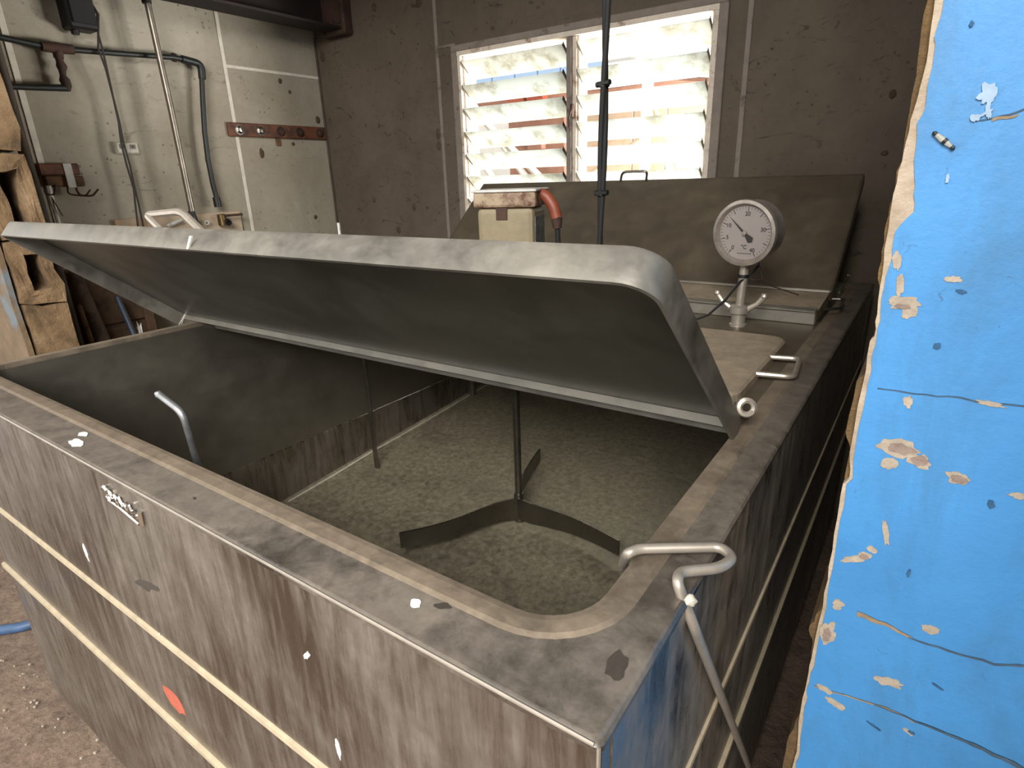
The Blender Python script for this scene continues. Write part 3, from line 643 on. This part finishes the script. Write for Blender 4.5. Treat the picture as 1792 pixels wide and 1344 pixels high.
gcase = put('gauge_case', MB().lathe([(gr*.9, -.165), (gr*.97, -.15), (gr*.97, -.03), (gr*1.03, -.025), (gr*1.05, 0), (gr*1.03, .02), (gr*.93, .024), (gr*.86, .005), (gr*.84, -.012)], gc, gn, 36), 'gcase', th)
put('dial_face', MB().lathe([(.0, -.006), (gr*.86, -.006), (gr*.86, -.012)], gc, gn, 32, False), 'dial', th)
# dial graphics: ticks, numerals, pointer
gx = Vector((0, 0, 1)).cross(gn).normalized(); gz = gn.cross(gx).normalized()
def gp(a_deg, r, lift=.0): a_ = math.radians(a_deg); return gc+gx*(r*math.sin(a_))+gz*(r*math.cos(a_))+gn*(-.004+lift)
tk = MB()
# temperature scale runs clockwise from 0 (lower left) over the top to 40 (lower right)
def val2a(v): return -142+v*(142+152)/40
for v in range(0, 41):
    l_ = .14 if v % 5 == 0 else .07
    a_ = val2a(v); w = .0022 if v % 5 == 0 else .0012
    p, q = gp(a_, gr*.82), gp(a_, gr*(.82-l_)); sd = (q-p).cross(gn).normalized()*w
    tk.add([p+sd, q+sd, q-sd, p-sd], [(0, 1, 2, 3)])
put('dial_marks', tk, 'dialink', th)
def text3(txt, c, size, xaxis, zaxis, nrm, name, mat, parent):
    cu = bpy.data.curves.new(name, 'FONT'); cu.body = txt; cu.size = size*S; cu.align_x = 'CENTER'; cu.align_y = 'CENTER'; cu.extrude = .0002
    tmp = bpy.data.objects.new(name, cu); scene.collection.objects.link(tmp)
    dg = bpy.context.evaluated_depsgraph_get(); me = bpy.data.meshes.new_from_object(tmp.evaluated_get(dg)); bpy.data.objects.remove(tmp)
    base = Vector((0, 0, 0)); q = parent
    while q is not None: base += q.location; q = q.parent
    for v in me.vertices: v.co = W(c)-base + xaxis*v.co.x+zaxis*v.co.y+nrm*v.co.z
    me.name = name; me.materials.clear(); me.materials.append(M[mat]); o = bpy.data.objects.new(name, me); scene.collection.objects.link(o); o.parent = parent; return o
for v, s_ in ((0, '0'), (5, '5'), (10, '10'), (20, '20'), (30, '30'), (40, '40')):
    text3(s_, gp(val2a(v), gr*.60, .002), .036, gx, gz, gn, 'numeral', 'dialink', th)
text3('°C', gp(180, gr*.44, .002), .036, gx, gz, gn, 'numeral', 'dialink', th)
ud = MB()
for k in range(7):
    p = gp(180, gr*.66)+gx*(-.042+.014*k); ud.add([p, p+gx*.009, p+gx*.009+gz*.005, p+gz*.005], [(0, 1, 2, 3)])
put('small_print', ud, 'dialink', th)
an = -46
nd = MB(); p0, p1, p2 = gp(an, gr*.72, .007), gp(an, 0, .007), gp(an+180, gr*.30, .007); sd = (p0-p1).cross(gn).normalized()
nd.prism([p0, p1+sd*.007, p1-sd*.007], gn*.002).prism([p1+sd*.006, p1-sd*.006, p2-sd*.022, p2+sd*.022], gn*.002).prism([p2+sd*.022, p2-sd*.022, p2-(p0-p1).normalized()*.015], gn*.002)
put('needle', nd, 'dialink', th)
put('needle_hub', MB().lathe([(.016, 0), (.014, .012), (0, .013)], gc+gn*.0, gn, 12), 'gcase', th)
put('probe_wire', MB().tube([(-.90, 4.1, -.6), (-.92, 4.08, -.64), (-.985, 4.02, -.70), (-1.06, 4.0, -.82), (-1.16, 3.98, -.93), (-1.26, 3.95, -.975), (-1.4, 3.93, -.985)], .009, 6), 'black', th)
put('loose_wire', MB().tube([(-.9, 4.1, -.58), (-.86, 4.08, -.68), (-.90, 4.06, -.69), (-.97, 4.05, -.668)], .004, 5).tube([(-.97, 4.05, -.668), (-.8, 4.15, -.74), (-.66, 4.25, -.8)], .004, 5), 'brownwire', th)

dp_t = on('y', 3.62, 640, 612); dp_b = on('y', 3.62, 660, 822)
dmb = MB().box((-.03, -.008, dp_b.z), (.03, .008, -1.005), .002, None)
for i, v in enumerate(dmb.v):
    t_ = (v.z+1.0)/(dp_b.z+1.0); dmb.v[i] = Vector((v.x*.9+dp_b.x+(dp_t.x-dp_b.x)*.0, v.y+3.62, v.z))
dk = thing('dipstick', 'flat grey steel dipstick hanging in the vat left of the agitator shaft', 'dipstick', (dp_b.x, 3.62, dp_b.z))
put('measuring_bar', dmb, 'dullsteel', dk)
put('hanger_tab', MB().box((dp_b.x-.05, 3.60, -1.035), (dp_b.x+.05, 3.64, -1.03), .002), 'dullsteel', dk)

pts = [on('y', 1.05, 278, 690), on('y', 1.06, 320, 722)]
pe = on('y', 1.10, 346, 812); low = pe+(pe-pts[1])*4.6; 
rodp = smooth_path([pts[0], pts[1], pe, Vector((low.x, low.y+.05, -2.57))], .05, 6)
br = thing('bent_rod', 'short bent grey rod rising out of the vat behind its front rim', 'rod', (rodp[-1].x, rodp[-1].y, -2.6))
put('rod', MB().tube(rodp, .0155, 10), 'greyrod', br)
put('rounded_tip', lump(pts[0], .0165, (1, 1, 1), 3), 'greyrod', br)

A = on('z', -.96, 1188, 1012)
hk = [on('z', -1.06, 1090, 988), on('z', -.97, 1098, 968), on('z', -.968, 1118, 960), on('z', -.968, 1262, 957), on('z', -.968, 1284, 976), on('z', -.966, 1262, 994), on('z', -.963, 1190, 1001), A+Vector((.0, -.015, -.0)), on('x', -.33, 1215, 1098), on('x', -.29, 1312, 1346)]
hk.append(hk[-1]+(hk[-1]-hk[-2])*.75)
wh = thing('wire_hook', 'bent bright wire hook resting over the right rim of the vat', 'hook', hk[-1])
put('wire', MB().tube(smooth_path(hk, .045, 6), .0145, 10), 'rod', wh)
put('weld_spot', lump(on('x', -.335, 1201, 1048)+Vector((.01, 0, 0)), .014, (1, 1, 1), 4), 'weld', wh)

# hanging twin cable with ties
cx_, cy2 = -1.52, 3.06
hc = thing('hanging_cable', 'black twisted cable hanging from the ceiling in front of the window', 'cable', (cx_, cy2, -.93))
for k in range(2):
    P = []
    for i in range(70):
        z = ZC-(ZC+.93)*i/69; a_ = z*3.6+k*math.pi; amp = .0115*(.6+.4*abs(math.sin(z*1.7+1)))
        P.append((cx_+amp*math.cos(a_)+.012*math.sin(z*1.1), cy2+amp*math.sin(a_), z))
    put('strand', MB().tube(P, .0155, 7), 'blackgloss', hc)
for zt in (on('y', cy2, 1055, 148).z, on('y', cy2, 1055, 338).z):
    put('cable_tie', MB().tube([(cx_-.035, cy2-.01, zt), (cx_+.05, cy2-.03, zt+.004)], .014, 6).tube([(cx_, cy2, zt-.012), (cx_, cy2, zt+.012)], .031, 10), 'black', hc)

# ------------------------------------------------------------------ left wall fittings
def L(x, y, d=0.0): p = on('x', XL+d, x, y); return p
# horizontal water pipe with tee, valve and drop
wp = thing('water_pipe', 'dark green water pipe with rusty tee running along the left wall', 'pipe', L(350, 372, .06))
d = .14
run = [L(-60, 52, d), L(0, 65, d), L(90, 84, d), L(200, 93, d), L(300, 100, d), L(330, 105, d)]
put('run', MB().tube(run, .030, 10), 'blackpipe', wp)
put('tee', MB().tube([L(72, 81, d), L(100, 84, d), L(128, 87, d)], [.047, .055, .047], 10).tube([L(100, 84, d), L(103, 102, d)], [.05, .045], 10), 'rust', wp)
put('valve', MB().tube([L(102, 100, d), L(105, 108, d), L(108, 116, d), L(109, 124, d), L(110, 132, d), L(113, 140, d), L(117, 150, d), L(117, 158, d)], [.034, .036, .05, .035, .028, .05, .045, .035], 10), 'rust', wp)
put('branch', MB().tube([L(118, 154, d), L(60, 153, d), L(12, 151, d), L(-40, 150, d)], [.036, .03, .03, .03], 10), 'blackpipe', wp)
put('elbow', MB().tube(smooth_path([L(318, 103, d), L(352, 112, d), L(354, 138, d)], .1, 6), .044, 10), 'blackpipe', wp)
put('down_pipe', MB().tube([L(353, 135, d), L(355, 180, d), L(358, 230, d), L(364, 280, d), L(373, 325, d), L(380, 350, d)], .031, 10), 'blackpipe', wp)
put('ferrule', MB().tube([L(378, 345, d), L(382, 362, d)], [.045, .05], 10), 'black', wp)
put('pipe_clip', MB().tube([L(302, 100, .1), L(307, 101, .1)], .05, 8), 'rust', wp)
sp_ = thing('steel_pipe', 'slim bare steel pipe rising up the left wall with a black joint', 'pipe', L(337, 388, .2))
d = .3
put('tube', MB().tube([L(250, -40, d), L(257, 0, d), L(300, 195, d), L(337, 375, d)], .036, 12), 'greypipe', sp_)
put('joint', MB().tube([L(333, 370, d), L(341, 392, d)], [.048, .055], 10), 'black', sp_)
put('ceiling_collar', MB().tube([L(252, -20, d), L(257, 6, d)], [.06, .05], 10), 'beam', sp_)
# switch box
sb = thing('switch_box', 'black box high on the left wall with loose brown wires', 'box', L(140, 55, .02))
q0, q1 = L(108, 0), L(158, 50)
put('case', MB().box((XL, 3.22, 1.62), (XL+.22, 3.50, 2.35), .02), 'black', sb)
put('cover_plate', MB().box((XL+.22, 3.25, 1.67), (XL+.24, 3.48, 2.3), .008), 'blackgloss', sb)
put('gland', MB().tube([(XL+.1, 3.3, 1.62), (XL+.1, 3.3, 1.58)], .04, 10), 'black', sb)
wr = MB()
for k, offx in enumerate((0, 7)):
    wr.tube([(XL+.12, 3.50, 1.95), L(170+offx*.3, 25, .16), L(172, 60, .22), L(172+offx*1.0, 85, .22), L(185+offx*.3, 120, .22), L(198, 170, .16), L(208+offx*.2, 215, .16), L(212+offx*.6, 250, .17), L(222+offx*.8, 290, .17), L(234+offx*.3, 330, .17), L(237+offx*.9, 360, .17), L(241+offx*1.3, 392, .17), L(246+offx*1.3, 430, .17)], .011, 6)
put('wires', wr, 'brownwire', sb)
# power outlet
po = thing('power_outlet', 'small white double power outlet behind brown wires on the left wall', 'outlet', (XL, 3.57, .39))
put('mounting_block', MB().box((XL, 3.45, .392), (XL+.05, 3.705, .52), .006), 'whiteplastic', po)
put('face_plate', MB().box((XL+.05, 3.46, .40), (XL+.065, 3.695, .512), .008), 'whiteplastic', po)
for yy in (3.52, 3.63):
    put('switch', MB().box((XL+.065, yy-.03, .445), (XL+.075, yy+.035, .495), .004), 'architrave', po)
    put('socket', MB().box((XL+.065, yy-.01, .46), (XL+.077, yy+.012, .482), .002), 'black', po)
# hook board
hb = thing('hook_board', 'red brown board with a row of bolt heads near the back corner', 'board', (XL, 5.7, .62))
put('plank', MB().box((XL, 4.90, .625), (XL+.05, 6.50, .80), .01), 'wood_red', hb)
for k, yy in enumerate((5.06, 5.38, 5.70, 6.03, 6.38)):
    mt = 'chrome' if k < 2 else 'rust'
    bo = put('bolt', MB().lathe([(.05, 0), (.05, .03), (.03, .04), (0, .042)], (XL+.05, yy, .71), (1, 0, 0), 6, False), mt, hb)
    if k < 2: bo['label'] = 'shiny bolt head'
    put('washer', MB().lathe([(.07, 0), (.065, .006), (0, .007)], (XL+.05, yy, .71), (1, 0, 0), 14, False), mt, bo)
put('hanging_tag', MB().box((XL, 5.62, .52), (XL+.03, 5.70, .63), .01), 'wood_old', hb)
# timber block with strap and hooks
tb = thing('timber_block', 'rusty timber block strapped to the left wall beside the broken blocks', 'bracket', (XL, 2.8, .03))
put('upper_board', MB().box((XL, 2.62, .165), (XL+.12, 3.00, .285), .012).rough(.008, 12), 'wood_red', tb)
put('lower_board', MB().box((XL, 2.66, .045), (XL+.10, 3.03, .16), .012).rough(.008, 12), 'wood_old', tb)
put('strap', MB().box((XL+.12, 2.845, .035), (XL+.132, 2.925, .285), .003), 'whitemetal', tb)
put('hook', MB().tube(smooth_path([L(118, 326, .1), L(119, 338, .12), L(127, 341, .14), L(150, 343, .2), L(158, 332, .24)], .03, 4), .009, 6), 'rust', tb)
put('hook', MB().tube(smooth_path([L(132, 322, .1), L(134, 333, .12), L(140, 342, .14), L(162, 343, .2), L(172, 331, .24)], .03, 4), .011, 6), 'rust', tb)
put('shackle', MB().tube(smooth_path([L(78, 324, .1), L(80, 340, .12), L(96, 341, .12), L(96, 324, .1)], .03, 4), .012, 6), 'rust', tb)
put('white_pipe', MB().tube([L(84, 325, .1), L(88, 342, .1), L(98, 375, .1), L(112, 425, .1)], [.03, .03, .022, .022], 8), 'whitemetal', tb)
put('wire', MB().tube([L(88, 341, .12), L(100, 362, .14), L(110, 378, .14)], .006, 5), 'rust', tb)
# valve board low on the left wall
vb = thing('valve_board', 'pale rust-edged board with a brass tap low on the left wall', 'board', (XL, 4.0, -.6))
put('panel', MB().box((XL, 3.25, -.62), (XL+.05, 4.86, -.335), .01), M['extwall'], vb)
put('tap_body', MB().tube([L(386, 375, .13), L(388, 382, .13), L(391, 394, .13)], [.05, .055, .06], 10), 'brass', vb)
put('tap_handle', MB().tube([L(388, 378, .16), L(424, 375, .2)], .016, 8), 'rust', vb)
put('outlet_nozzle', MB().lathe([(.045, 0), (.045, .05), (.028, .05), (.028, .01), (0, .01)], L(398, 388, .16), (1, -.3, -.2), 12), 'black', vb)
put('bracket', MB().tube([L(292, 396, .1), L(318, 385, .14)], .025, 8), 'whitemetal', vb)
put('ring', torus(L(362, 390, .12), .024, .01, (1, -.4, .1)), 'whitemetal', vb)

# ------------------------------------------------------------------ poles and boxes in the dark left corner
def pole(name, label, x0, y0, x1, y1, Y, r, mat, ext=(0.0, -ZF)):
    a_ = on('y', Y, x0, y0); b_ = on('y', Y, x1, y1); dv = (b_-a_)
    bot = b_+dv*((ext[1]-b_.z)/dv.z); o = thing(name, label, 'pole', bot)
    put('shaft', MB().tube([a_+(a_-b_).normalized()*ext[0], a_, b_, bot], r, 10), mat, o)
    put('foot', MB().tube([bot, bot+(b_-bot).normalized()*.06], r*1.25, 10), mat, o); return o
pole('wall_pole', 'dark brown pole standing upright against the edge of the broken blocks', 10, 150, 76, 385, 2.12, .045, 'brownpipe', (1.6, -ZF))
pole('rusty_pipe', 'thick rusty pipe leaning in the corner behind the vat, left of the boxes', 128, 480, 180, 600, 2.4, .075, 'rustpipe', (.0, -ZF))
gt = pole('grey_tube', 'thin blue grey tube standing in front of the brown boxes', 205, 520, 237, 592, 2.7, .028, 'blueweed', (.0, -ZF))
tg = on('y', 2.7, 240, 578); tgm = []
for i in range(4):
    for j in range(5): tgm.append(tg+Vector((.02+.03*i, .02*mnoise.noise(Vector((i*.9, j*.9, 2))), -.1+.05*j))+mnoise.noise_vector(Vector((i*.8, j*.8, 7)))*.02)
put('paper_tag', MB().add(tgm, [(j*4+i, j*4+i+1, (j+1)*4+i+1, (j+1)*4+i) for i in range(3) for j in range(4)]), 'whitemetal', gt)
pole('timber_stick', 'thin split timber stick beside the thick rusty pipe', 138, 535, 163, 606, 2.25, .024, 'wood_old', (.0, -ZF))
bxs = thing('crate', 'brown board crate in the dark corner left of the vat, behind the thin grey tube', 'crate', (-7.5, 3.6, -ZF))
cx0, cya, cyb = -7.2, on('x', -7.2, 158, 560).y, on('x', -7.2, 272, 600).y
put('carcass', MB().box((-7.85, cya, -2.4), (cx0, cyb, -.82), .02), 'wood_dark', bxs)
for zz in (-2.05, -1.62, -1.18): put('slat', MB().box((cx0, cya-.02, zz-.2), (cx0+.04, cyb+.02, zz+.2), .012), 'wood_dark', bxs)
put('corner_post', MB().box((cx0+.04, cyb-.07, -2.4), (cx0+.08, cyb+.03, -.8), .01), 'wood_dark', bxs)
put('stand', MB().box((-7.8, cya+.1, -ZF), (cx0-.1, cyb-.1, -2.4), .02), 'beam', bxs)
bx2 = thing('plywood_board', 'upright brown plywood board standing right of the crate behind the vat', 'board', (-6.0, 3.9, -ZF))
put('sheet', MB().box((-6.5, 3.95, -ZF), (-5.45, 4.0, -1.15), .01), 'wood_old', bx2)
put('batten', MB().box((-5.98, 3.90, -ZF), (-5.92, 3.95, -1.15), .01), 'wood_old', bx2)
# floor: blue hose and pebbles
hs = [on('z', -ZF+.02, x, y) for x, y in ((-160, 1130), (-60, 1110), (0, 1103), (40, 1097), (66, 1088), (120, 1070), (190, 1040))]
hz_ = thing('blue_hose', 'blue hose lying across the dirt floor at the left of the vat', 'hose', hs[3])
put('hose_body', MB().tube(smooth_path(hs, .2, 4), .042, 10), 'hose', hz_)
put('hose_end', MB().tube([hs[-1], hs[-1]+Vector((.1, .05, 0))], .05, 10), 'brass', hz_)
peb = MB(); rp = random.Random(3)
for i in range(130):
    p = on('z', -ZF+.0, rp.uniform(-60, 190), rp.choice((rp.uniform(930, 1050), rp.uniform(1150, 1330)))); r_ = rp.uniform(.004, .012)
    bm = bmesh.new(); bmesh.ops.create_icosphere(bm, subdivisions=1, radius=r_)
    for v in bm.verts: v.co = Vector((v.co.x*1.3, v.co.y, v.co.z*.7))+p
    peb.bm(bm)
po_ = put('pebbles', peb, 'chip'); po_['kind'] = 'stuff'; po_['label'] = 'scattered pale pebbles on the dirt floor left of the vat'; po_['category'] = 'pebbles'

# small insect on the blue wall
ins = on('y', YP-.006, 1650, 245); dv = Vector((.012, 0, -.010)).normalized(); 
it = thing('insect', 'tiny pale insect with black bands clinging to the blue wall', 'insect', ins)
def ip(t_): return ins+dv*t_
put('body', MB().tube([ip(-.022), ip(-.016), ip(-.004), ip(.010), ip(.022)], [.002, .0045, .006, .0055, .003], 8), 'cocoon', it)
put('band', MB().tube([ip(.001), ip(.008)], .0065, 8), 'black', it)
put('head', MB().tube([ip(-.026), ip(-.023), ip(-.017)], [.001, .0045, .0045], 8), 'black', it)
put('tail', MB().tube([ip(.021), ip(.027), ip(.030)], [.004, .0045, .001], 8), 'black', it)

# ------------------------------------------------------------------ yard seen through the window
YE = 10.5
def Ep(x, y, Y=YE): return on('y', Y, x, y)
g = MB().box((-24, 7.2, -ZF-.3), (8, 22, -ZF-.05)); struct('ground_yard', g, 'extground')
sh = thing('yard_shed', 'pale rust-stained sheet shed outside the right louvres', 'shed', (-5, YE+.3, -ZF))
xa_, xb_ = Ep(1000, 200).x, Ep(1300, 200).x
zt_ = Ep(1120, 150).z
nP = 5
for k in range(nP):
    xx = xa_+(xb_-xa_)*k/nP; put('sheet', MB().box((xx+.01, YE, -ZF), (xx+(xb_-xa_)/nP-.01, YE+.06, zt_-.25), .01), 'extwall', sh)
put('gutter', MB().tube([Ep(1000, 166), Ep(1100, 152), Ep(1180, 141), Ep(1300, 147)], .07, 8), 'extpink', sh)
put('fascia', MB().box((xa_-1.5, YE-.05, zt_-.35), (xb_, YE, zt_-.15), .01), 'extpink', sh)
put('post', MB().box((Ep(1125, 200, 10).x, 9.9, -ZF), (Ep(1142, 200, 10).x, 10.0, 1.9), .01), 'extwhite', sh)
put('brace', MB().tube([Ep(1140, 175, 10.2), Ep(1200, 330, 10.2)], .04, 6), 'extwall', sh)
put('brace', MB().tube([Ep(1140, 230, 10.2), Ep(1010, 320, 10.2)], .04, 6), 'extwall', sh)
tk_ = thing('boarded_lean_to', 'pink brown boarded frame with pipe stubs outside the left louvres', 'frame', (-8.5, YE-.6, -ZF))
put('board', MB().box((Ep(900, 230).x, YE-.2, Ep(940, 340).z), (Ep(997, 200).x, YE-.12, Ep(940, 192).z), .01), 'extpink', tk_)
put('board', MB().box((Ep(900, 230).x, YE-.22, -ZF), (Ep(997, 200).x, YE-.14, Ep(940, 340).z-.03), .01), 'extwall', tk_)
put('rail', MB().tube([Ep(800, 190, 10.2), Ep(860, 178, 10.2), Ep(1000, 162, 10.2)], .09, 8), 'extpink', tk_)
for x_ in (905, 940): put('pipe_stub', MB().tube([Ep(x_-14, 171, 10.0), Ep(x_+14, 167, 10.0)], .10, 12), 'orange', tk_)
put('block', MB().box(Ep(930, 262, 10.3)-Vector((0, .15, 0)), Ep(955, 244, 10.3)+Vector((0, .1, 0)), .01), 'extpink', tk_)
for (xA, yA, xB, yB) in ((815, 165, 935, 330), (850, 215, 970, 335), (800, 225, 880, 335)):
    put('raking_beam', MB().tube([Ep(xA, yA, 9.8), Ep(xB, yB, 9.8)], .07, 4), 'extwhite', tk_)
fb = thing('far_building', 'pale blue sheet building far beyond the yard', 'building', (-13, 19, -ZF))
for k in range(6):
    x_ = Ep(820+40*k, 130, 18).x; x2 = Ep(860+40*k, 130, 18).x
    put('wall_sheet', MB().box((x_+.02, 18, -ZF), (x2-.02, 18.2, Ep(940, 108, 18).z), .02), 'extblue', fb)
put('lower_wall', MB().box((Ep(800, 130, 18).x, 17.7, -ZF), (Ep(1075, 130, 18).x, 17.98, Ep(940, 146, 18).z), .02), 'extwhite', fb)
put('roof', MB().box((Ep(815, 130, 18).x, 17.7, Ep(940, 108, 18).z), (Ep(1065, 130, 18).x, 20, Ep(940, 100, 18).z), .02), 'extwhite', fb)
